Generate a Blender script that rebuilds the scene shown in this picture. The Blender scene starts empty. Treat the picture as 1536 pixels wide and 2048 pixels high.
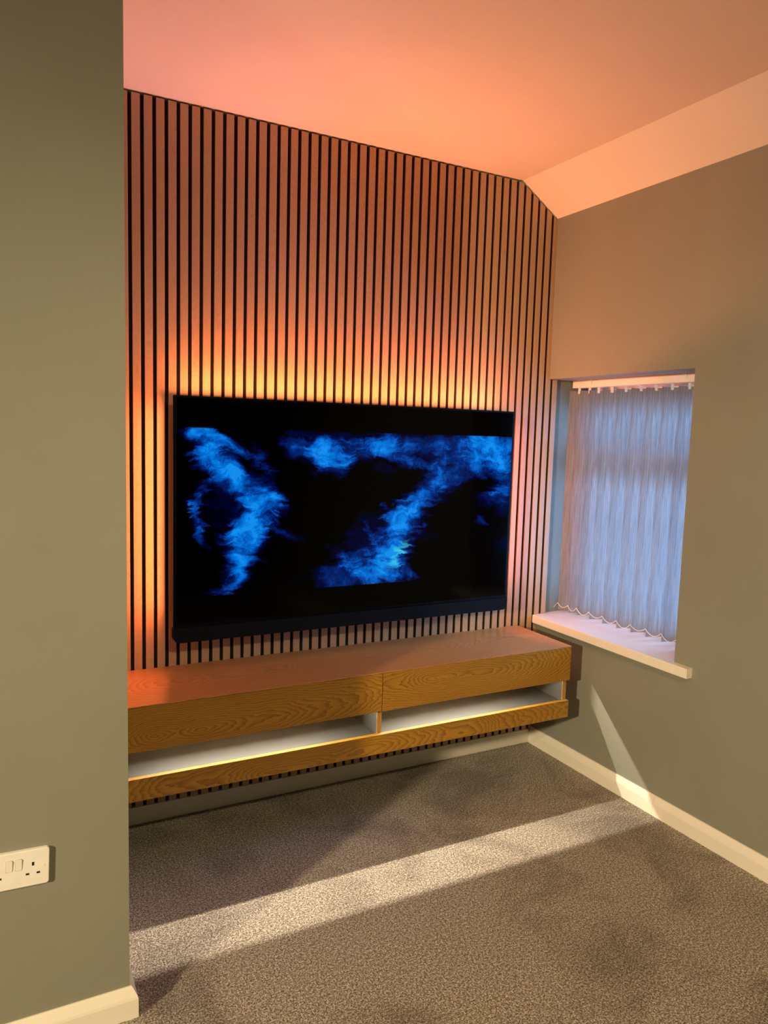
import bpy, bmesh, math, random
from mathutils import Matrix, Vector
random.seed(7)
sc = bpy.context.scene
COL = sc.collection

# ------------------------------------------------------------------ camera, world, exposure, room lamps
cam_d = bpy.data.cameras.new('camera')
cam = bpy.data.objects.new('camera', cam_d)
COL.objects.link(cam)
cam_d.sensor_fit = 'HORIZONTAL'
cam_d.sensor_width = 36.0
cam_d.lens = 1492.42 * 36.0 / 1536.0
cam_d.clip_start = 0.05
R_ = Vector((0.88343762, -0.46762444, 0.02941693))
U_ = Vector((0.02319489, 0.10635322, 0.99405784))
F_ = Vector((0.46797432, 0.87750577, -0.10480293))
cam.matrix_world = Matrix(((R_.x, U_.x, -F_.x, -2.2654), (R_.y, U_.y, -F_.y, -2.6880),
                           (R_.z, U_.z, -F_.z, 1.4441), (0, 0, 0, 1)))
sc.camera = cam
sc.view_settings.view_transform = 'Standard'
sc.view_settings.look = 'None'
sc.view_settings.exposure = 0.0
sc.view_settings.gamma = 1.0
sc.view_settings.use_curve_mapping = False

world = bpy.data.worlds.new('dusk_sky')
sc.world = world
world.use_nodes = True
bg = world.node_tree.nodes['Background']
bg.inputs[0].default_value = (0.17, 0.46, 1.0, 1)
bg.inputs[1].default_value = 21.0

def spot(name, loc, aim, watts, col, radius, deg, blend):
    d = bpy.data.lights.new(name, 'SPOT')
    d.energy = watts; d.color = col; d.shadow_soft_size = radius
    d.spot_size = math.radians(deg); d.spot_blend = blend
    o = bpy.data.objects.new(name, d); COL.objects.link(o)
    o.location = loc
    o.rotation_euler = (Vector(aim) - o.location).to_track_quat('-Z', 'Y').to_euler()
    return o
WARM = (1.0, 0.78, 0.46)
spot('wall_spot_light', (-5.3, -2.9, 1.9), (-0.8, -0.9, -0.2), 900, WARM, 0.10, 77, 0.95)
spot('ceiling_downlight', (-1.7, -3.2, 2.5), (-0.95, -0.45, 0.0), 125, WARM, 0.05, 82, 1.0)

# ------------------------------------------------------------------ measures (metres)
CEIL, WTOP, CREASE = 2.543, 2.4147, -0.2021     # flat ceiling, right wall top, slope start
XL, YF = -5.6, -5.6                             # far ends of the room
PX, PY = -1.9863, -0.91                         # corner of the projecting wall
WZ0, WZ1, WY = 0.621, 1.7108, -0.7945           # window opening in the right wall
WD = 0.34                                       # wall thickness
BACK = 0.021

# ------------------------------------------------------------------ helpers
def add_box(bm, x0, x1, y0, y1, z0, z1, mi=0):
    v = [bm.verts.new((x, y, z)) for z in (z0, z1) for y in (y0, y1) for x in (x0, x1)]
    fs = []
    for q in ((0, 2, 3, 1), (4, 5, 7, 6), (0, 1, 5, 4), (2, 6, 7, 3), (0, 4, 6, 2), (1, 3, 7, 5)):
        f = bm.faces.new([v[i] for i in q]); f.material_index = mi; fs.append(f)
    return v, fs

def bevel(bm, w, seg=1):
    bmesh.ops.bevel(bm, geom=list(bm.edges), offset=w, segments=seg, affect='EDGES', profile=0.5)

def obj(name, bm, mat, parent=None, smooth=False):
    me = bpy.data.meshes.new(name)
    bmesh.ops.recalc_face_normals(bm, faces=bm.faces)
    bm.to_mesh(me); bm.free()
    for m in (mat if isinstance(mat, (list, tuple)) else [mat]):
        me.materials.append(m)
    if smooth:
        for p in me.polygons: p.use_smooth = True
    o = bpy.data.objects.new(name, me)
    COL.objects.link(o)
    if parent: o.parent = parent
    return o

def box(name, x0, x1, y0, y1, z0, z1, mat, parent=None, bev=0.0, seg=1):
    bm = bmesh.new()
    add_box(bm, x0, x1, y0, y1, z0, z1)
    if bev: bevel(bm, bev, seg)
    return obj(name, bm, mat, parent)

def struct(o):
    o['kind'] = 'structure'
    return o

def thing(name, label, cat, loc=(0, 0, 0), rot=(0, 0, 0)):
    o = bpy.data.objects.new(name, None)
    o.location = loc; o.rotation_euler = rot
    o.empty_display_size = 0.1
    COL.objects.link(o)
    o['label'] = label; o['category'] = cat
    return o

def prism(bm, pts, y0, y1, axis='y'):
    """extrude a closed outline along an axis"""
    def P(p, t):
        return (p[0], t, p[1]) if axis == 'y' else ((t, p[0], p[1]) if axis == 'x' else (p[0], p[1], t))
    a = [bm.verts.new(P(p, y0)) for p in pts]
    b = [bm.verts.new(P(p, y1)) for p in pts]
    bm.faces.new(a); bm.faces.new(b[::-1])
    n = len(pts)
    for i in range(n):
        bm.faces.new((a[i], b[i], b[(i + 1) % n], a[(i + 1) % n]))

def rrect(w, h, r, n=6, corners=(1, 1, 1, 1)):
    """rounded rectangle outline centred at 0; corners: bl, br, tr, tl"""
    pts = []
    for (cx, cy, a0), on in zip(((-1, -1, 180), (1, -1, 270), (1, 1, 0), (-1, 1, 90)), corners):
        rr = r if on else 1e-4
        x, y = cx * (w / 2 - rr), cy * (h / 2 - rr)
        for k in range(n + 1 if on else 1):
            a = math.radians(a0 + 90 * k / n)
            pts.append((x + rr * math.cos(a), y + rr * math.sin(a)))
    return pts

def tube(bm, pts, r, n=6):
    rings = []
    for i, p in enumerate(pts):
        p = Vector(p)
        t = (Vector(pts[min(i + 1, len(pts) - 1)]) - Vector(pts[max(i - 1, 0)])).normalized()
        s = t.cross(Vector((0, 0, 1)))
        if s.length < 1e-4: s = Vector((1, 0, 0))
        s.normalize(); u = s.cross(t)
        rings.append([bm.verts.new(p + r * (math.cos(2 * math.pi * k / n) * s + math.sin(2 * math.pi * k / n) * u)) for k in range(n)])
    for a, b in zip(rings, rings[1:]):
        for k in range(n):
            bm.faces.new((a[k], a[(k + 1) % n], b[(k + 1) % n], b[k]))
    bm.faces.new(rings[0]); bm.faces.new(rings[-1][::-1])

# ------------------------------------------------------------------ materials
class NT:
    def __init__(s, name):
        s.m = bpy.data.materials.new(name); s.m.use_nodes = True
        s.t = s.m.node_tree; s.n = s.t.nodes; s.l = s.t.links
        s.b = s.n['Principled BSDF']; s.out = s.n['Material Output']
    def add(s, typ, **kw):
        nd = s.n.new(typ)
        for k, v in kw.items(): setattr(nd, k, v)
        return nd
    def link(s, a, b): s.l.new(a, b)
    def val(s, nd, **kw):
        for k, v in kw.items(): nd.inputs[k].default_value = v
        return nd
    def math(s, op, a, b=None, clamp=False):
        nd = s.add('ShaderNodeMath', operation=op, use_clamp=clamp)
        for i, x in enumerate((a, b)):
            if x is None: continue
            if isinstance(x, (int, float)): nd.inputs[i].default_value = x
            else: s.link(x, nd.inputs[i])
        return nd.outputs[0]
    def ramp(s, fac, stops, interp='LINEAR'):
        nd = s.add('ShaderNodeValToRGB'); cr = nd.color_ramp; cr.interpolation = interp
        while len(cr.elements) < len(stops): cr.elements.new(0.5)
        for e, (p, c) in zip(cr.elements, stops):
            e.position = p; e.color = (*c, 1)
        s.link(fac, nd.inputs[0])
        return nd.outputs[0]
    def noise(s, vec, scale, detail=3, rough=0.55, dist=0.0):
        nd = s.add('ShaderNodeTexNoise')
        s.val(nd, Scale=scale, Detail=detail, Roughness=rough, Distortion=dist)
        if vec is not None: s.link(vec, nd.inputs['Vector'])
        return nd
    def coord(s, scale=(1, 1, 1), loc=(0, 0, 0), rot=(0, 0, 0), kind='Object', offset=None):
        tc = s.add('ShaderNodeTexCoord'); mp = s.add('ShaderNodeMapping')
        src = tc.outputs[kind]
        if offset is not None:
            ad = s.add('ShaderNodeVectorMath', operation='ADD')
            s.link(src, ad.inputs[0]); s.link(offset, ad.inputs[1]); src = ad.outputs[0]
        s.link(src, mp.inputs[0])
        mp.inputs['Location'].default_value = loc
        mp.inputs['Rotation'].default_value = rot
        mp.inputs['Scale'].default_value = scale
        return mp.outputs[0]
    def bump(s, h, strength, dist=0.001):
        nd = s.add('ShaderNodeBump')
        nd.inputs['Strength'].default_value = strength; nd.inputs['Distance'].default_value = dist
        s.link(h, nd.inputs['Height']); s.link(nd.outputs[0], s.b.inputs['Normal'])
    def base(s, c):
        if isinstance(c, tuple): s.b.inputs['Base Color'].default_value = (*c, 1)
        else: s.link(c, s.b.inputs['Base Color'])
    def rough(s, r): s.b.inputs['Roughness'].default_value = r

def paint(name, col, rough=0.55, var=0.05, bump=0.12):
    t = NT(name)
    v = t.coord()
    n = t.noise(v, 2.2, 3)
    lo = tuple(c * (1 - var) for c in col); hi = tuple(min(1, c * (1 + var)) for c in col)
    t.base(t.ramp(n.outputs[0], [(0.3, lo), (0.7, hi)]))
    t.rough(rough)
    f = t.noise(v, 420, 2)
    t.bump(f.outputs[0], bump, 0.0006)
    return t.m

def plain(name, col, rough=0.5, metal=0.0, var=0.03, scale=30, spec=0.5):
    t = NT(name)
    n = t.noise(t.coord(), scale, 2)
    lo = tuple(c * (1 - var) for c in col); hi = tuple(min(1, c * (1 + var)) for c in col)
    t.base(t.ramp(n.outputs[0], [(0.3, lo), (0.7, hi)]))
    t.rough(rough); t.b.inputs['Metallic'].default_value = metal
    t.b.inputs['Specular IOR Level'].default_value = spec
    return t.m

def wood(name, along, across, seed, light, dark, rough=0.4, gap=0.0065, swing=0.15, strength=0.50, per_object=False):
    """flat-sawn veneer: distance to a wandering pith line gives nested cathedral arches along the board"""
    t = NT(name)
    tc = t.add('ShaderNodeTexCoord'); sp = t.add('ShaderNodeSeparateXYZ'); t.link(tc.outputs['Object'], sp.inputs[0])
    L, A = sp.outputs['xyz'.index(along)], sp.outputs['xyz'.index(across)]
    if across == 'z': A = t.math('ADD', A, t.math('MULTIPLY', sp.outputs[1], 0.9))
    if per_object:
        oi = t.add('ShaderNodeObjectInfo')
        sd = t.math('MULTIPLY', oi.outputs['Random'], 61.0)
    else:
        sd = None
    def vec(kl, ka, off):
        c = t.add('ShaderNodeCombineXYZ')
        t.link(t.math('MULTIPLY', L, kl), c.inputs[0]); t.link(t.math('MULTIPLY', A, ka), c.inputs[1])
        if sd is None: c.inputs[2].default_value = seed + off
        else: t.link(t.math('ADD', sd, seed + off), c.inputs[2])
        return c.outputs[0]
    cen = lambda o: t.math('SUBTRACT', o, 0.5)
    depth = t.math('MULTIPLY', cen(t.noise(vec(2.6, 0, 0), 1.0, 1.5, 0.45).outputs[0]), swing)
    if along == 'x':
        depth = t.math('ADD', depth, t.math('MULTIPLY', t.math('ABSOLUTE', t.math('SUBTRACT', L, WOOD_EYE[name])), 0.16))
    else:
        depth = t.math('MULTIPLY', depth, 2.0)
    drift = t.math('MULTIPLY', cen(t.noise(vec(1.5, 0, 9), 1.0, 1, 0.4).outputs[0]), swing * 0.9)
    wob = t.math('MULTIPLY', cen(t.noise(vec(9, 38, 17), 1.0, 3, 0.6).outputs[0]), 0.016)
    mid0 = t.math('ADD', A, t.math('ADD', drift, WOOD_MID[name]))
    r = t.math('SQRT', t.math('ADD', t.math('MULTIPLY', mid0, mid0), t.math('MULTIPLY', depth, depth)))
    r = t.math('ADD', r, wob)
    ring = t.math('FRACT', t.math('DIVIDE', r, gap))
    ring = t.math('POWER', ring, 2.2)
    fine = t.noise(vec(12, 420, 3), 1.0, 3, 0.6)
    tone = t.noise(vec(1.5, 9, 5), 1.0, 2)
    f = t.math('MULTIPLY', ring, strength)
    f = t.math('ADD', f, t.math('MULTIPLY', fine.outputs[0], 0.42))
    f = t.math('ADD', f, t.math('MULTIPLY', tone.outputs[0], 0.25))
    mid = tuple((a + b) / 2 for a, b in zip(light, dark))
    t.base(t.ramp(f, [(0.22, light), (0.55, mid), (0.95, dark)]))
    t.rough(rough)
    t.bump(fine.outputs[0], 0.10, 0.0006)
    return t.m
# height (or depth) of the middle of the figure on each board
WOOD_MID = {'oak_slat_veneer': -0.013, 'oak_top_veneer': 0.19, 'oak_front_veneer_a': -0.16, 'oak_front_veneer_b': -0.20,
            'oak_rail_veneer': 0.03, 'oak_edge_veneer': 0.0}
WOOD_EYE = {'oak_top_veneer': -0.9, 'oak_front_veneer_a': -1.75, 'oak_front_veneer_b': -0.72, 'oak_rail_veneer': -1.28}

M = {}
M['wall'] = paint('sage_grey_paint', (0.232, 0.234, 0.188))
M['ceil'] = paint('ceiling_white_paint', (0.80, 0.77, 0.68), 0.7, 0.02)
M['gloss'] = paint('cream_gloss_paint', (0.80, 0.76, 0.66), 0.3, 0.03, 0.03)
M['white'] = plain('white_plastic', (0.82, 0.80, 0.76), 0.3)
M['upvc'] = plain('white_window_plastic', (0.80, 0.80, 0.80), 0.3)
M['hole'] = plain('dark_hole', (0.01, 0.009, 0.008), 0.8)
M['felt'] = plain('black_felt', (0.008, 0.008, 0.008), 0.95)
M['slat'] = wood('oak_slat_veneer', 'z', 'x', 0.0, (0.53, 0.34, 0.185), (0.38, 0.225, 0.115), 0.42, 0.0048, 0.10, 0.28, True)
M['oak_top'] = wood('oak_top_veneer', 'x', 'y', 3.3, (0.56, 0.255, 0.075), (0.32, 0.13, 0.033), 0.36, 0.011, 0.25, 0.5)
GOLD, UMBER = (0.44, 0.215, 0.016), (0.155, 0.060, 0.0025)
M['oak_a'] = wood('oak_front_veneer_a', 'x', 'z', 1.7, GOLD, UMBER, 0.42)
M['oak_b'] = wood('oak_front_veneer_b', 'x', 'z', 8.1, GOLD, UMBER, 0.42)
M['oak_c'] = wood('oak_rail_veneer', 'x', 'z', 5.2, GOLD, UMBER, 0.42)
M['oak_edge'] = wood('oak_edge_veneer', 'z', 'x', 2.0, (0.50, 0.28, 0.07), (0.30, 0.15, 0.03), 0.42)
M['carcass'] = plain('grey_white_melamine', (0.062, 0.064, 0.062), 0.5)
M['tv_black'] = plain('tv_black_plastic', (0.002, 0.002, 0.0025), 0.5, spec=0.08)
M['bar'] = plain('charcoal_speaker_cloth', (0.004, 0.0045, 0.006), 0.85, 0, 0.25, 900, 0.12)
M['metal'] = plain('dark_bracket_metal', (0.02, 0.02, 0.02), 0.5, 0.6)
M['scuff'] = plain('grey_scuff', (0.16, 0.15, 0.13), 0.8)

def carpet_mat():
    t = NT('heather_carpet')
    v = t.coord()
    n1 = t.noise(v, 235, 2, 0.72)
    n2 = t.noise(v, 120, 2, 0.6)
    big = t.noise(v, 2.6, 4, 0.62, 0.6)
    f = t.math('ADD', t.math('MULTIPLY', n1.outputs[0], 0.7), t.math('MULTIPLY', n2.outputs[0], 0.3))
    spk = t.ramp(f, [(0.38, (0.06, 0.049, 0.039)), (0.5, (0.27, 0.23, 0.185)), (0.60, (0.68, 0.61, 0.50))])
    pile = t.ramp(big.outputs[0], [(0.36, (0.62, 0.60, 0.60)), (0.52, (0.98, 0.97, 0.95)), (0.66, (1.0, 1.0, 1.0))])
    mx = t.add('ShaderNodeMix', data_type='RGBA', blend_type='MULTIPLY')
    mx.inputs[0].default_value = 1.0
    t.link(spk, mx.inputs[6]); t.link(pile, mx.inputs[7])
    t.base(mx.outputs[2])
    t.rough(0.95)
    t.b.inputs['Specular IOR Level'].default_value = 0.1
    t.b.inputs['Sheen Weight'].default_value = 0.15
    t.bump(f, 0.8, 0.006)
    return t.m
M['carpet'] = carpet_mat()

def glass_mat():
    t = NT('window_glass')
    tr = t.add('ShaderNodeBsdfTransparent'); gl = t.add('ShaderNodeBsdfGlossy')
    gl.inputs['Roughness'].default_value = 0.02
    fr = t.add('ShaderNodeFresnel'); fr.inputs[0].default_value = 1.45
    mx = t.add('ShaderNodeMixShader')
    t.link(fr.outputs[0], mx.inputs[0]); t.link(tr.outputs[0], mx.inputs[1]); t.link(gl.outputs[0], mx.inputs[2])
    t.link(mx.outputs[0], t.out.inputs[0])
    return t.m
M['glass'] = glass_mat()

def fabric_mat():
    t = NT('striped_blind_fabric')
    tc = t.coord(scale=(1, 1, 0.012))
    n = t.noise(tc, 780, 2, 0.6)
    c = t.ramp(n.outputs[0], [(0.32, (0.34, 0.325, 0.31)), (0.5, (0.50, 0.485, 0.47)), (0.68, (0.66, 0.65, 0.64))])
    df = t.add('ShaderNodeBsdfDiffuse'); tl = t.add('ShaderNodeBsdfTranslucent')
    t.link(c, df.inputs[0]); t.link(c, tl.inputs[0])
    mx = t.add('ShaderNodeMixShader'); mx.inputs[0].default_value = 0.6
    t.link(df.outputs[0], mx.inputs[1]); t.link(tl.outputs[0], mx.inputs[2])
    t.link(mx.outputs[0], t.out.inputs[0])
    return t.m
M['fabric'] = fabric_mat()

def emit(name, strength, stops=None, axis=0, lo=0.0, hi=1.0, col=(1, 1, 1)):
    """glowing strip whose colour may run along one local axis"""
    t = NT(name)
    em = t.add('ShaderNodeEmission')
    em.inputs[1].default_value = strength
    if stops:
        tc = t.add('ShaderNodeTexCoord'); sp = t.add('ShaderNodeSeparateXYZ')
        t.link(tc.outputs['Object'], sp.inputs[0])
        mr = t.add('ShaderNodeMapRange'); t.val(mr, **{'From Min': lo, 'From Max': hi})
        t.link(sp.outputs[axis], mr.inputs[0])
        t.link(t.ramp(mr.outputs[0], stops), em.inputs[0])
    else:
        em.inputs[0].default_value = (*col, 1)
    t.link(em.outputs[0], t.out.inputs[0])
    return t.m

# ------------------------------------------------------------------ room shell
struct(box('floor', XL, WD, YF, BACK + 0.1, -0.08, 0.0, M['carpet']))

bm = bmesh.new()
prism(bm, [(XL, CEIL), (CREASE, CEIL), (0.0, WTOP), (WD, WTOP), (WD, CEIL + 0.12), (XL, CEIL + 0.12)], YF, BACK + 0.1)
struct(obj('ceiling', bm, M['ceil']))

bm = bmesh.new()
prism(bm, [(XL, 0), (WD, 0), (WD, WTOP), (0, WTOP), (CREASE, CEIL), (XL, CEIL)], BACK, BACK + 0.1)
struct(obj('wall_back', bm, M['wall']))

# right wall: one slab with the window opening running up to the back wall
bm = bmesh.new()
add_box(bm, 0, WD, YF, WY, 0, WTOP)
add_box(bm, 0, WD, WY, BACK, 0, WZ0 - 0.037)
add_box(bm, 0, WD, WY, BACK, WZ1, WTOP)
bmesh.ops.remove_doubles(bm, verts=bm.verts, dist=1e-5)
wall_right = struct(obj('wall_right', bm, M['wall']))

struct(box('wall_left', XL, PX, PY, BACK, 0, CEIL, M['wall']))
struct(box('wall_side', XL - 0.1, XL, YF, BACK, 0, CEIL, M['wall']))
struct(box('wall_front', XL, WD, YF - 0.1, YF, 0, CEIL, M['wall']))

# skirting boards
HS, TS = 0.0764, 0.018
prof = [(0.0, 0.0), (-TS, 0.0), (-TS, HS - 0.028), (-TS + 0.0015, HS - 0.022), (-TS + 0.003, HS - 0.019),
        (-0.006, HS - 0.0015), (-0.004, HS), (0.0, HS)]
bm = bmesh.new(); prism(bm, prof, -0.7555, 0.0)
struct(obj('baseboard_right', bm, M['gloss']))
bm = bmesh.new(); prism(bm, prof, YF, -0.7565)
struct(obj('baseboard_right', bm, M['gloss']))
# board round the projecting wall, mitred at the corner
bm = bmesh.new()
rings = []
for (px, py, dx, dy) in ((XL, PY, 0, -1), (PX, PY, 1, -1), (PX, 0.0, 1, 0)):
    rings.append([bm.verts.new((px + dx * -u, py + dy * -u, z)) for (u, z) in prof])
for a, b in zip(rings, rings[1:]):
    for i in range(len(prof)):
        j = (i + 1) % len(prof)
        bm.faces.new((a[i], b[i], b[j], a[j]))
bm.faces.new(rings[0]); bm.faces.new(rings[-1][::-1])
struct(obj('baseboard_left', bm, M['gloss']))
bm = bmesh.new()
add_box(bm, PX + TS, -TS, -0.002, BACK, 0, 0.0665)
bevel(bm, 0.002, 2)
struct(obj('baseboard_back', bm, M['gloss']))

# window: frame, transom, panes, sill
win = bpy.data.objects.new('window_1', None); COL.objects.link(win); struct(win)
win.location = (0.3, -0.39, WZ0)
def wbox(name, *a, **k):
    o = box(name, *a, M['upvc'] if 'mat' not in k else k.pop('mat'), None, **k)
    o.parent = win; o.matrix_parent_inverse = Matrix.Translation(win.location).inverted()
    return o
FX0, FX1 = 0.262, 0.325
bm = bmesh.new()
add_box(bm, FX0, FX1, WY, WY + 0.06, WZ0, WZ1); add_box(bm, FX0, FX1, BACK - 0.06, BACK, WZ0, WZ1)
add_box(bm, FX0, FX1, WY + 0.06, BACK - 0.06, WZ1 - 0.125, WZ1); add_box(bm, FX0, FX1, WY + 0.06, BACK - 0.06, WZ0, WZ0 + 0.055)
fr = obj('window_frame', bm, M['upvc']); fr.parent = win; fr.matrix_parent_inverse = Matrix.Translation(win.location).inverted()
wbox('transom', FX0 + 0.002, FX1 - 0.002, WY + 0.06, BACK - 0.06, 1.30, 1.385, bev=0.004)
wbox('pane', 0.29, 0.296, WY + 0.058, BACK - 0.058, WZ0 + 0.053, 1.302, mat=M['glass'])
wbox('pane', 0.29, 0.296, WY + 0.058, BACK - 0.058, 1.383, WZ1 - 0.123, mat=M['glass'])
# sill board: fills the opening and laps the wall face
bm = bmesh.new()
pts = [(-0.0315, 0.0), (-0.0315, -0.877), (0.0, -0.877), (0.0, WY), (FX0, WY), (FX0, BACK), (0.0, BACK), (0.0, 0.0)]
prism(bm, [(p[0], p[1]) for p in pts], WZ0 - 0.037, WZ0, 'z')
bmesh.ops.bevel(bm, geom=[e for e in bm.edges if all(abs(v.co.x + 0.0315) < 1e-4 for v in e.verts)], offset=0.003, segments=2, affect='EDGES')
sill = obj('window_sill', bm, M['gloss']); sill.parent = win
sill.matrix_parent_inverse = Matrix.Translation(win.location).inverted()

# ------------------------------------------------------------------ slatted wall panel
panel = thing('slat_panel', 'tall oak slatted acoustic panel on black felt covering the back wall', 'wall panel', (-0.97, 0.0, 0.067))
def pparent(o):
    o.parent = panel; o.matrix_parent_inverse = Matrix.Translation(panel.location).inverted(); return o
bm = bmesh.new()
prism(bm, [(PX + 0.001, 0.067), (-0.001, 0.067), (-0.001, WTOP - 0.004), (CREASE, CEIL - 0.006), (PX + 0.001, CEIL - 0.006)], 0.0115, BACK - 0.0005)
add_box(bm, -0.001, 0.047, 0.0115, BACK - 0.0005, WZ0 + 0.001, WZ1 - 0.001)
pparent(obj('felt_backing', bm, M['felt']))
P0, PITCH, SW = -0.0199, 0.04, 0.0275
S_TOP, S_BOT, S_T = CEIL - 0.006, 0.067, 0.0115
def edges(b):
    """veneer on the face only: sides and ends coloured dark for the shade in the gaps"""
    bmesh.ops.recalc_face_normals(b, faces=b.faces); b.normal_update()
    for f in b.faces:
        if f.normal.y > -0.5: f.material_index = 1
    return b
SLAT_M = [M['slat'], plain('shaded_slat_side', (0.105, 0.058, 0.030), 0.7)]  # second slot: shade between the slats painted in as a darker brown
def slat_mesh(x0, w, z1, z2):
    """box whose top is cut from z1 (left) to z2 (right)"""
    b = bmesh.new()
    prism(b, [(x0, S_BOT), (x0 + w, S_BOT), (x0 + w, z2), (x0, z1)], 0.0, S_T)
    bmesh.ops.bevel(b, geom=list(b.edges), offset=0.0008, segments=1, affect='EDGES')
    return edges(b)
def slope_z(x): return min(S_TOP, WTOP - 0.006 + (0.0 - x) * (CEIL - WTOP) / (0.0 - CREASE))
shared = None
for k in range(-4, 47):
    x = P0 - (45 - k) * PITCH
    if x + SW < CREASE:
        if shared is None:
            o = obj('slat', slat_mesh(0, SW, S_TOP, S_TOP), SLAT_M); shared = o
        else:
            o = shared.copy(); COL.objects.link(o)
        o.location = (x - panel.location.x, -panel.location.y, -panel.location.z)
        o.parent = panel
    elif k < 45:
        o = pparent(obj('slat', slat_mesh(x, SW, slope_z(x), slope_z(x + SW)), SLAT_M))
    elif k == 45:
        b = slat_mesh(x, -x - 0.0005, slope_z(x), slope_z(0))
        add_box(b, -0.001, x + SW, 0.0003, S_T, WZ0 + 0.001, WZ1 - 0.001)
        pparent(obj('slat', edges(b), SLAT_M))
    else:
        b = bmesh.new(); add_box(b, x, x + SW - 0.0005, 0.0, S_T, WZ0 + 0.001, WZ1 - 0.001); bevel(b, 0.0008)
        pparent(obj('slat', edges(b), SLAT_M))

# ------------------------------------------------------------------ floating media unit
CX0, CX1, CY0 = -1.970, -0.1157, -0.367
unit = thing('media_unit', 'long floating oak media unit with two plain fronts above an open lit slot', 'cabinet', (-1.04, -0.18, 0.2714))
def uparent(o):
    o.parent = unit; o.matrix_parent_inverse = Matrix.Translation(unit.location).inverted(); return o
CB = -0.0015
uparent(box('top_panel', CX0, CX1, CY0, CB, 0.5763, 0.5798, M['oak_top'], bev=0.0008))
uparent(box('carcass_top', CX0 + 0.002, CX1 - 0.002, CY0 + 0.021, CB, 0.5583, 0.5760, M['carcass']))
XJ = -1.0111
uparent(box('drawer_front', CX0, XJ - 0.0015, CY0, CY0 + 0.019, 0.432, 0.5755, M['oak_a'], bev=0.0008))
uparent(box('drawer_front', XJ + 0.0015, CX1, CY0, CY0 + 0.019, 0.432, 0.5755, M['oak_b'], bev=0.0008))
uparent(box('bottom_rail', CX0, CX1, CY0, CY0 + 0.019, 0.2714, 0.3446, M['oak_c'], bev=0.0008))
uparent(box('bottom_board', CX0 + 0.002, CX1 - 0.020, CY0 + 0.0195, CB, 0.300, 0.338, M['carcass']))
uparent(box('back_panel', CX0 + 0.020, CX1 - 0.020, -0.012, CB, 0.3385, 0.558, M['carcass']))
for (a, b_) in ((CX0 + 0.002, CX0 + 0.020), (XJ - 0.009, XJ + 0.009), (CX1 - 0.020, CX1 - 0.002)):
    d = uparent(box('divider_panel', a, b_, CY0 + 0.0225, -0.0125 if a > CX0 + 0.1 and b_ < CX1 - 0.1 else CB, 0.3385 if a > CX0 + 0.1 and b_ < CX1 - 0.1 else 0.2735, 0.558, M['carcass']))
    e = box('edge_lipping', a - 0.0005, b_ + 0.0005, CY0 + 0.0195, CY0 + 0.0222, 0.3385, 0.558, M['oak_edge'])
    e.parent = d
LED_W = emit('neutral_white_led', 1050.0, col=(1.0, 0.86, 0.66))
for (a, b_) in ((-1.82, -1.18), (-0.94, -0.36)):
    bm = bmesh.new()
    v, fs = add_box(bm, a, b_, -0.223, -0.216, 0.5500, 0.5580)
    fs[2].material_index = 1
    o = uparent(obj('led_strip', bm, [M['white'], LED_W]))
    o['label'] = 'slim white light strip under the unit top'

# ------------------------------------------------------------------ television
TX0, TX1, TZ0, TZ1, TY = -1.7063, -0.2653, 0.7455, 1.5525, -0.1045
tv = thing('television', 'large black flat television on the slat wall showing swirling blue smoke', 'television', ((TX0 + TX1) / 2, -0.06, TZ0))
def tparent(o):
    o.parent = tv; o.matrix_parent_inverse = Matrix.Translation(tv.location).inverted(); return o
tparent(box('bezel', TX0, TX1, TY + 0.0006, TY + 0.008, TZ0, TZ1, M['tv_black'], bev=0.0015, seg=2))
tparent(box('rear_housing', TX0 + 0.22, TX1 - 0.22, TY + 0.008, TY + 0.048, TZ0 + 0.02, TZ1 - 0.33, M['tv_black'], bev=0.006, seg=2))
tparent(box('wall_bracket', -1.22, -0.75, TY + 0.048, -0.0005, 0.95, 1.12, M['metal'], bev=0.003))

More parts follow.
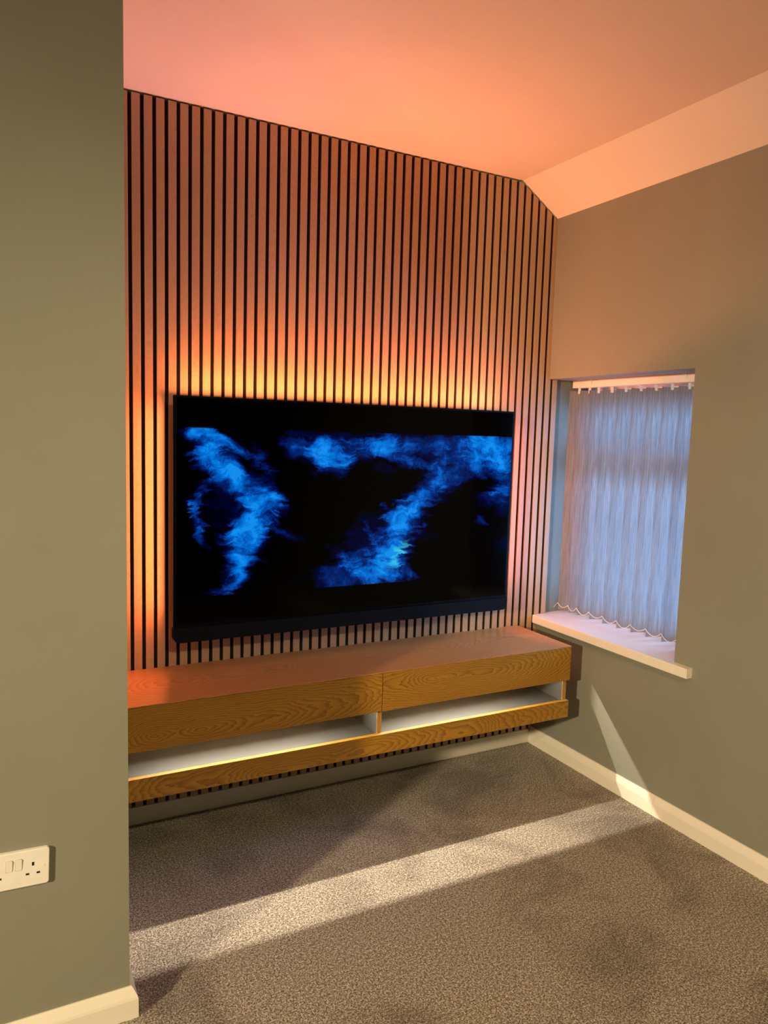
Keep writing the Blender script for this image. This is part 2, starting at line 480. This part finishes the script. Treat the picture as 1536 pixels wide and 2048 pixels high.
SCX, SCZ = (TX0 + TX1) / 2, 1.1478
BLOBS = [(-0.638, 0.279, 0.052, 0.017, 1, 0.8), (-0.603, 0.247, 0.061, 0.031, -19, 0.8), (-0.542, 0.253, 0.068, 0.014, -23, 0.7),
 (-0.608, 0.195, 0.049, 0.035, 1, 0.95), (-0.506, 0.217, 0.077, 0.012, -11, 0.5), (-0.532, 0.143, 0.063, 0.044, -29, 0.8),
 (-0.622, 0.073, 0.056, 0.019, 60, 0.6), (-0.632, -0.032, 0.08, 0.016, -72, 0.75), (-0.404, 0.179, 0.07, 0.018, -58, 0.55),
 (-0.421, 0.071, 0.099, 0.047, -29, 0.95), (-0.355, 0.048, 0.047, 0.015, -10, 0.6), (-0.439, -0.029, 0.086, 0.06, -121, 0.9),
 (-0.466, -0.11, 0.093, 0.064, -110, 0.8), (-0.327, -0.075, 0.084, 0.015, -16, 0.4), (-0.493, -0.19, 0.103, 0.049, -121, 0.55),
 (-0.529, -0.257, 0.073, 0.026, -153, 0.4), (-0.541, 0.081, 0.11, 0.143, -1, 0.22), (-0.592, -0.275, 0.091, 0.015, -4, 0.15),
 (-0.211, 0.24, 0.106, 0.052, -13, 0.8), (-0.135, 0.2, 0.078, 0.05, -27, 0.95), (-0.179, 0.162, 0.048, 0.012, 49, 0.5),
 (-0.079, 0.267, 0.089, 0.042, 1, 0.35), (0.028, 0.244, 0.105, 0.039, 14, 0.75), (0.127, 0.262, 0.095, 0.047, 1, 0.55),
 (0.174, 0.193, 0.111, 0.018, -13, 0.75), (0.108, 0.153, 0.058, 0.02, -17, 0.35), (0.265, 0.224, 0.099, 0.045, -16, 0.4),
 (0.481, 0.263, 0.166, 0.052, 1, 0.75), (0.628, 0.24, 0.127, 0.081, 1, 0.95), (0.473, 0.165, 0.156, 0.053, 9, 0.65),
 (0.688, 0.112, 0.054, 0.113, 0, 0.75), (0.633, 0.053, 0.084, 0.033, 25, 0.6), (0.352, 0.134, 0.029, 0.09, 0, 0.45),
 (0.403, 0.082, 0.072, 0.035, 17, 0.35), (0.288, 0.063, 0.078, 0.046, 41, 0.5), (0.217, -0.017, 0.098, 0.052, 26, 0.85),
 (0.169, -0.086, 0.118, 0.069, 58, 0.6), (0.04, -0.121, 0.106, 0.092, 41, 0.35), (0.01, -0.239, 0.159, 0.065, 6, 0.55),
 (0.12, -0.205, 0.109, 0.067, 35, 0.85), (-0.034, -0.217, 0.136, 0.024, -43, 0.4), (0.207, -0.255, 0.067, 0.016, -29, 0.55),
 (0.571, -0.057, 0.031, 0.019, -2, 0.45), (0.089, 0.008, 0.017, 0.017, -56, 0.5), (0.034, -0.082, 0.046, 0.012, -57, 0.4),
 (0.693, -0.17, 0.071, 0.049, -3, 0.2), (0.29, -0.091, 0.146, 0.083, -2, 0.12), (-0.128, -0.27, 0.151, 0.039, -4, 0.2),
 (0.157, -0.289, 0.094, 0.029, -4, 0.35)]
def screen_mat():
    t = NT('screen_picture')
    v = t.coord()                       # local x right, z up, metres from the picture centre
    w1 = t.noise(v, 6.0, 5, 0.6, 0.4)
    w2 = t.noise(v, 26.0, 4, 0.6, 0.8)
    def disp(nz, amt, src):
        sb = t.add('ShaderNodeVectorMath', operation='SUBTRACT'); t.link(nz.outputs['Color'], sb.inputs[0]); sb.inputs[1].default_value = (.5, .5, .5)
        ma = t.add('ShaderNodeVectorMath', operation='MULTIPLY_ADD'); t.link(sb.outputs[0], ma.inputs[0])
        ma.inputs[1].default_value = (amt, 0, amt); t.link(src, ma.inputs[2]); return ma.outputs[0]
    p = disp(w2, 0.03, disp(w1, 0.08, v))
    # feathered edges: slide the picture along the drift direction by amounts that change quickly across it
    fm = t.add('ShaderNodeMapping'); t.link(disp(w1, 0.10, v), fm.inputs[0])
    fm.inputs['Rotation'].default_value = (0, math.radians(-22), 0); fm.inputs['Scale'].default_value = (5, 1, 34)
    fe = t.noise(fm.outputs[0], 1.0, 5, 0.62, 0.3)
    fs_ = t.add('ShaderNodeVectorMath', operation='SCALE'); fs_.inputs[0].default_value = (0.93, 0, -0.37)
    t.link(t.math('MULTIPLY', t.math('SUBTRACT', fe.outputs[0], 0.5), 0.17), fs_.inputs[3])
    fa = t.add('ShaderNodeVectorMath', operation='ADD'); t.link(p, fa.inputs[0]); t.link(fs_.outputs[0], fa.inputs[1])
    p = fa.outputs[0]
    tot = None
    for (x, z, a, b, an, br) in BLOBS:
        mp = t.add('ShaderNodeMapping', vector_type='TEXTURE')
        mp.inputs['Location'].default_value = (x, 0, z)
        mp.inputs['Rotation'].default_value = (0, math.radians(-an), 0)
        mp.inputs['Scale'].default_value = (a * 1.45, 1.0, b * 1.45)
        t.link(p, mp.inputs[0])
        g = t.add('ShaderNodeTexGradient', gradient_type='SPHERICAL'); t.link(mp.outputs[0], g.inputs[0])
        s_ = t.math('MULTIPLY', t.math('POWER', g.outputs['Fac'], 0.75), br)
        tot = s_ if tot is None else t.math('SMOOTH_MAX' if False else 'ADD', tot, s_)
    # wispy filaments drifting down to the right
    vs = t.add('ShaderNodeMapping'); t.link(disp(w1, 0.16, v), vs.inputs[0])
    vs.inputs['Rotation'].default_value = (0, math.radians(-24), 0); vs.inputs['Scale'].default_value = (7, 1, 24)
    wis = t.noise(vs.outputs[0], 1.1, 9, 0.72, 0.5)
    hol = t.noise(disp(w1, 0.12, v), 11.0, 5, 0.6)
    grain = t.noise(v, 60, 4, 0.7)
    k = t.math('ADD', t.math('MULTIPLY', t.math('SUBTRACT', wis.outputs[0], 0.5), 1.7), t.math('MULTIPLY', t.math('SUBTRACT', grain.outputs[0], 0.5), 0.5))
    k = t.math('ADD', k, t.math('MULTIPLY', t.math('SUBTRACT', hol.outputs[0], 0.5), 2.0))
    f = t.math('MULTIPLY', t.math('MINIMUM', tot, 1.15), t.math('ADD', 0.76, t.math('MULTIPLY', k, 0.95)))
    col = t.ramp(f, [(0.07, (0, 0, 0)), (0.22, (0.0, 0.001, 0.028)), (0.42, (0.0, 0.018, 0.16)), (0.62, (0.0, 0.09, 0.47)), (0.85, (0.001, 0.19, 0.72)), (1.0, (0.006, 0.27, 0.86))])
    # small turquoise flare
    fl = None
    for (x, z, a, b, an) in ((0.183, -0.158, 0.05, 0.022, 40), (0.152, -0.204, 0.06, 0.022, 45)):
        mp = t.add('ShaderNodeMapping', vector_type='TEXTURE')
        mp.inputs['Location'].default_value = (x, 0, z); mp.inputs['Rotation'].default_value = (0, math.radians(-an), 0)
        mp.inputs['Scale'].default_value = (a, 1, b)
        t.link(p, mp.inputs[0])
        g = t.add('ShaderNodeTexGradient', gradient_type='SPHERICAL'); t.link(mp.outputs[0], g.inputs[0])
        fl = g.outputs['Fac'] if fl is None else t.math('ADD', fl, g.outputs['Fac'])
    fl = t.math('MULTIPLY', fl, t.math('MULTIPLY', t.math('SUBTRACT', wis.outputs[0], 0.32), 4.0), True)
    mx = t.add('ShaderNodeMix', data_type='RGBA', blend_type='MIX')
    t.link(fl, mx.inputs[0]); t.link(col, mx.inputs[6]); mx.inputs[7].default_value = (0.05, 0.62, 0.72, 1)
    # letterbox: picture only inside the wide frame
    sp = t.add('ShaderNodeSeparateXYZ'); t.link(v, sp.inputs[0])
    inz = t.math('LESS_THAN', t.math('ABSOLUTE', sp.outputs[2]), 0.297)
    em = t.add('ShaderNodeEmission'); t.link(mx.outputs[2], em.inputs[0]); t.link(inz, em.inputs[1])
    gl = t.add('ShaderNodeBsdfGlossy'); gl.inputs['Roughness'].default_value = 0.12; gl.inputs[0].default_value = (0.012, 0.012, 0.012, 1)
    ad = t.add('ShaderNodeAddShader'); t.link(em.outputs[0], ad.inputs[0]); t.link(gl.outputs[0], ad.inputs[1])
    t.link(ad.outputs[0], t.out.inputs[0])
    return t.m
scr = box('screen', -0.709, 0.709, -0.0006, 0.0006, -0.392, 0.397, screen_mat())
scr.location = (SCX - tv.location.x, TY - tv.location.y, SCZ - tv.location.z); scr.parent = tv
scr['label'] = 'glossy screen showing blue smoke between black bars'

# light strip round three sides of the back of the set
OR, YE, RD, PK = (1.0, 0.265, 0.105), (1.0, 0.285, 0.115), (1.0, 0.225, 0.075), (1.0, 0.27, 0.135)
STR = 318.0
top_m = emit('backlight_top', STR, [(0.0, OR), (0.3, YE), (0.5, YE), (0.85, YE), (1.0, OR)], 0, TX0, TX1)
lef_m = emit('backlight_left', STR * 0.8, [(0.0, RD), (0.3, OR), (0.5, YE), (0.75, OR), (1.0, OR)], 2, TZ0, TZ1)
rig_m = emit('backlight_right', STR * 0.4, [(0.0, PK), (0.5, OR), (1.0, OR)], 2, TZ0, TZ1)
# each strip is a bar whose one glowing face looks outwards past the edge and a little into the room
IN, SYB, TLT = 0.014, TY + 0.040, math.radians(16)
def strip(p0, p1, out, m):
    """bar from p0 to p1; its glowing face is tilted from direction `out` towards the room"""
    p0, p1, out = Vector(p0), Vector(p1), Vector(out)
    rm = Vector((0, -1, 0))
    nrm = math.cos(TLT) * out + math.sin(TLT) * rm
    sid = math.cos(TLT) * rm - math.sin(TLT) * out
    bm = bmesh.new()
    vs = []
    for p in (p0, p1):
        vs.append([bm.verts.new(p + a_ * 0.006 * sid + b_ * 0.002 * nrm) for a_, b_ in ((-1, -1), (1, -1), (1, 1), (-1, 1))])
    bm.faces.new(vs[0]); bm.faces.new(vs[1][::-1])
    for i in range(4):
        f = bm.faces.new((vs[0][i], vs[1][i], vs[1][(i + 1) % 4], vs[0][(i + 1) % 4]))
        if i == 2: f.material_index = 1
    o = tparent(obj('backlight_strip', bm, [M['white'], m]))
    o['label'] = 'orange glowing light strip behind the set'
    return o
strip((TX0 + 0.03, SYB, TZ1 - IN), (TX1 - 0.03, SYB, TZ1 - IN), (0, 0, 1), top_m)
strip((TX0 + IN, SYB, TZ0 + 0.03), (TX0 + IN, SYB, TZ1 - 0.03), (-1, 0, 0), lef_m)
strip((TX1 - IN, SYB, TZ0 + 0.03), (TX1 - IN, SYB, TZ1 - 0.03), (1, 0, 0), rig_m)
# slim carrier that holds the strips off the thin panel
for c in ((TX0 + 0.03, TX1 - 0.03, TZ1 - IN - 0.022, TZ1 - IN - 0.010), (TX0 + IN + 0.010, TX0 + IN + 0.022, TZ0 + 0.03, TZ1 - 0.04), (TX1 - IN - 0.022, TX1 - IN - 0.010, TZ0 + 0.03, TZ1 - 0.04)):
    tparent(box('strip_carrier', c[0], c[1], TY + 0.008, SYB + 0.006, c[2], c[3], M['tv_black']))

# ------------------------------------------------------------------ soundbar under the set
bar = thing('soundbar', 'slim charcoal soundbar with rounded lower corners mounted under the television', 'soundbar', (SCX, -0.06, 0.6912))
bm = bmesh.new()
w, h = TX1 - TX0, 0.0525
prism(bm, rrect(w, h, 0.022, 6, (1, 1, 0, 0)), -0.1075, -0.075)
bmesh.ops.translate(bm, verts=bm.verts, vec=(SCX, 0, 0.6912 + h / 2))
o = obj('body', bm, M['bar']); o.parent = bar; o.matrix_parent_inverse = Matrix.Translation(bar.location).inverted()
o = box('mounting_bracket', -1.05, -0.92, -0.06, -0.0005, 0.7437 - 0.03, 0.7437, M['metal']); o.parent = bar; o.matrix_parent_inverse = Matrix.Translation(bar.location).inverted()

# ------------------------------------------------------------------ vertical blind in the window
blind = thing('vertical_blind', 'grey striped vertical blind with bead chains hanging in the window recess', 'blind', (0.17, -0.39, 0.632))
def bparent(o):
    o.parent = blind; o.matrix_parent_inverse = Matrix.Translation(blind.location).inverted(); return o
hr = bparent(box('headrail', 0.152, 0.192, WY + 0.004, BACK - 0.006, 1.678, 1.7105, M['white'], bev=0.002, seg=2))
for y in (-0.10, -0.62):
    c = box('rail_bracket', 0.1485, 0.1515, y - 0.012, y + 0.012, 1.690, 1.7105, M['white']); c.parent = hr
VY = [0.004, -0.062, -0.119, -0.199, -0.284, -0.367, -0.441, -0.5195, -0.601, -0.682, -0.755]
VX = [0.127, 0.130, 0.132, 0.133, 0.131, 0.132, 0.139, 0.144, 0.146, 0.146, 0.146]
VZ0, VZ1 = 0.632, 1.664
vane0 = None
for i, (x, y) in enumerate(zip(VX, VY)):
    if vane0 is None:
        bm = bmesh.new()
        n = 6                            # a slight bow across the width
        L = 0.089
        rows = []
        for z in (0.0, 0.05, 0.3, 0.6, VZ1 - VZ0):
            rows.append([(L * j / n, 0.0025 * math.sin(math.pi * j / n), z) for j in range(n + 1)])
        th = 0.0006
        grid = [[[bm.verts.new((p[0], p[1] + s * th / 2, p[2])) for p in r] for r in rows] for s in (-1, 1)]
        for s in range(2):
            for a, b_ in zip(grid[s], grid[s][1:]):
                for j in range(n):
                    q = (a[j], a[j + 1], b_[j + 1], b_[j]); bm.faces.new(q if s == 0 else q[::-1])
        vane0 = obj('vane', bm, M['fabric'], None, True); v_ = vane0
        hook = box('hanger', L / 2 - 0.006, L / 2 + 0.006, 0.0005, 0.0045, VZ1 - VZ0 - 0.012, 1.6795 - VZ0, M['white'], bev=0.001); hook.parent = vane0
    else:
        v_ = vane0.copy(); COL.objects.link(v_)
        for ch in (hook,):
            c = ch.copy(); COL.objects.link(c); c.parent = v_
    v_.parent = blind
    v_.location = (x - blind.location.x, y - blind.location.y, 0)
    a = -0.40 + random.uniform(-0.05, 0.05)
    if i == 0: a = -0.62
    if i == 1: a = -0.50
    v_.rotation_euler = (0, 0, a)
for i in range(len(VY) - 1):
    a = Vector((VX[i], VY[i] - 0.001, VZ0 + 0.034)); b_ = Vector((VX[i + 1], VY[i + 1] - 0.001, VZ0 + 0.034))
    bm = bmesh.new()
    pts = []
    for j in range(13):
        s = j / 12
        p = a.lerp(b_, s); p.z -= 0.022 * 4 * s * (1 - s) * (0.75 + 0.3 * ((i * 7) % 3) / 2); p.x -= 0.004
        pts.append(p)
    tube(bm, pts, 0.0016, 5)
    bparent(obj('bead_chain', bm, M['white'], None, True))
bm = bmesh.new()
tube(bm, [(VX[0] - 0.004, VY[0], VZ0 + 0.034), (VX[0] - 0.018, VY[0] + 0.004, VZ0 + 0.018), (VX[0] - 0.024, VY[0] + 0.003, VZ0 + 0.012)], 0.0011, 5)
bparent(obj('bead_chain', bm, M['white'], None, True))

# ------------------------------------------------------------------ double wall socket on the projecting wall
sock = thing('wall_socket', 'white double switched wall socket with rounded corners on the green grey wall', 'socket', (-2.2345, PY, 0.4445), (0, math.radians(2.0), 0))
bm = bmesh.new()
rg = [[bm.verts.new((p[0], y, p[1])) for p in rrect(0.146 - 2 * i_, 0.086 - 2 * i_, 0.0065 - i_, 6)]
      for i_, y in ((0.0, 0.0), (0.0, -0.0075), (0.0006, -0.0089), (0.002, -0.0095))]
for a_, b_ in zip(rg, rg[1:]):
    for k in range(len(a_)):
        bm.faces.new((a_[k], b_[k], b_[(k + 1) % len(a_)], a_[(k + 1) % len(a_)]))
bm.faces.new(rg[0]); bm.faces.new(rg[-1][::-1])
obj('face_plate', bm, M['white'], sock)
for cx in (-0.0095, 0.0095):
    bm = bmesh.new(); prism(bm, rrect(0.0150, 0.0270, 0.002, 3), -0.00965, -0.005)
    bmesh.ops.translate(bm, verts=bm.verts, vec=(cx, 0, 0.0125)); g = obj('switch_surround', bm, plain('socket_shadow_gap', (0.42, 0.38, 0.33), 0.6), sock)
    bm = bmesh.new(); prism(bm, rrect(0.0132, 0.0250, 0.002, 3), -0.0118, -0.005)
    for v in bm.verts:
        if v.co.y < -0.011: v.co.y += 0.0016 * (0.5 - v.co[2] / 0.025)
    bmesh.ops.translate(bm, verts=bm.verts, vec=(cx, 0, 0.0125)); obj('rocker_switch', bm, M['white'], sock)
for sx in (-1, 1):
    cx = sx * 0.0390
    for (dx, z, w_, h_) in ((0, 0.0095, 0.0050, 0.0085), (-0.0111, -0.0130, 0.0072, 0.0045), (0.0111, -0.0130, 0.0072, 0.0045)):
        bm = bmesh.new(); add_box(bm, cx + dx - w_ / 2, cx + dx + w_ / 2, -0.0097, -0.006, z - h_ / 2, z + h_ / 2)
        obj('pin_hole', bm, M['hole'], sock)
        bm = bmesh.new(); add_box(bm, cx + dx - w_ / 2, cx + dx + w_ / 2, -0.0099, -0.006, z - h_ / 2 - 0.0012, z - h_ / 2); obj('pin_hole_lip', bm, M['white'], sock)
for sx in (-1, 1):
    bm = bmesh.new()
    bmesh.ops.create_cone(bm, cap_ends=True, segments=20, radius1=0.0036, radius2=0.0036, depth=0.002, matrix=Matrix.Translation((sx * 0.0603, -0.0089, 0.002)) @ Matrix.Rotation(math.pi / 2, 4, 'X'))
    obj('screw_cap', bm, M['white'], sock)
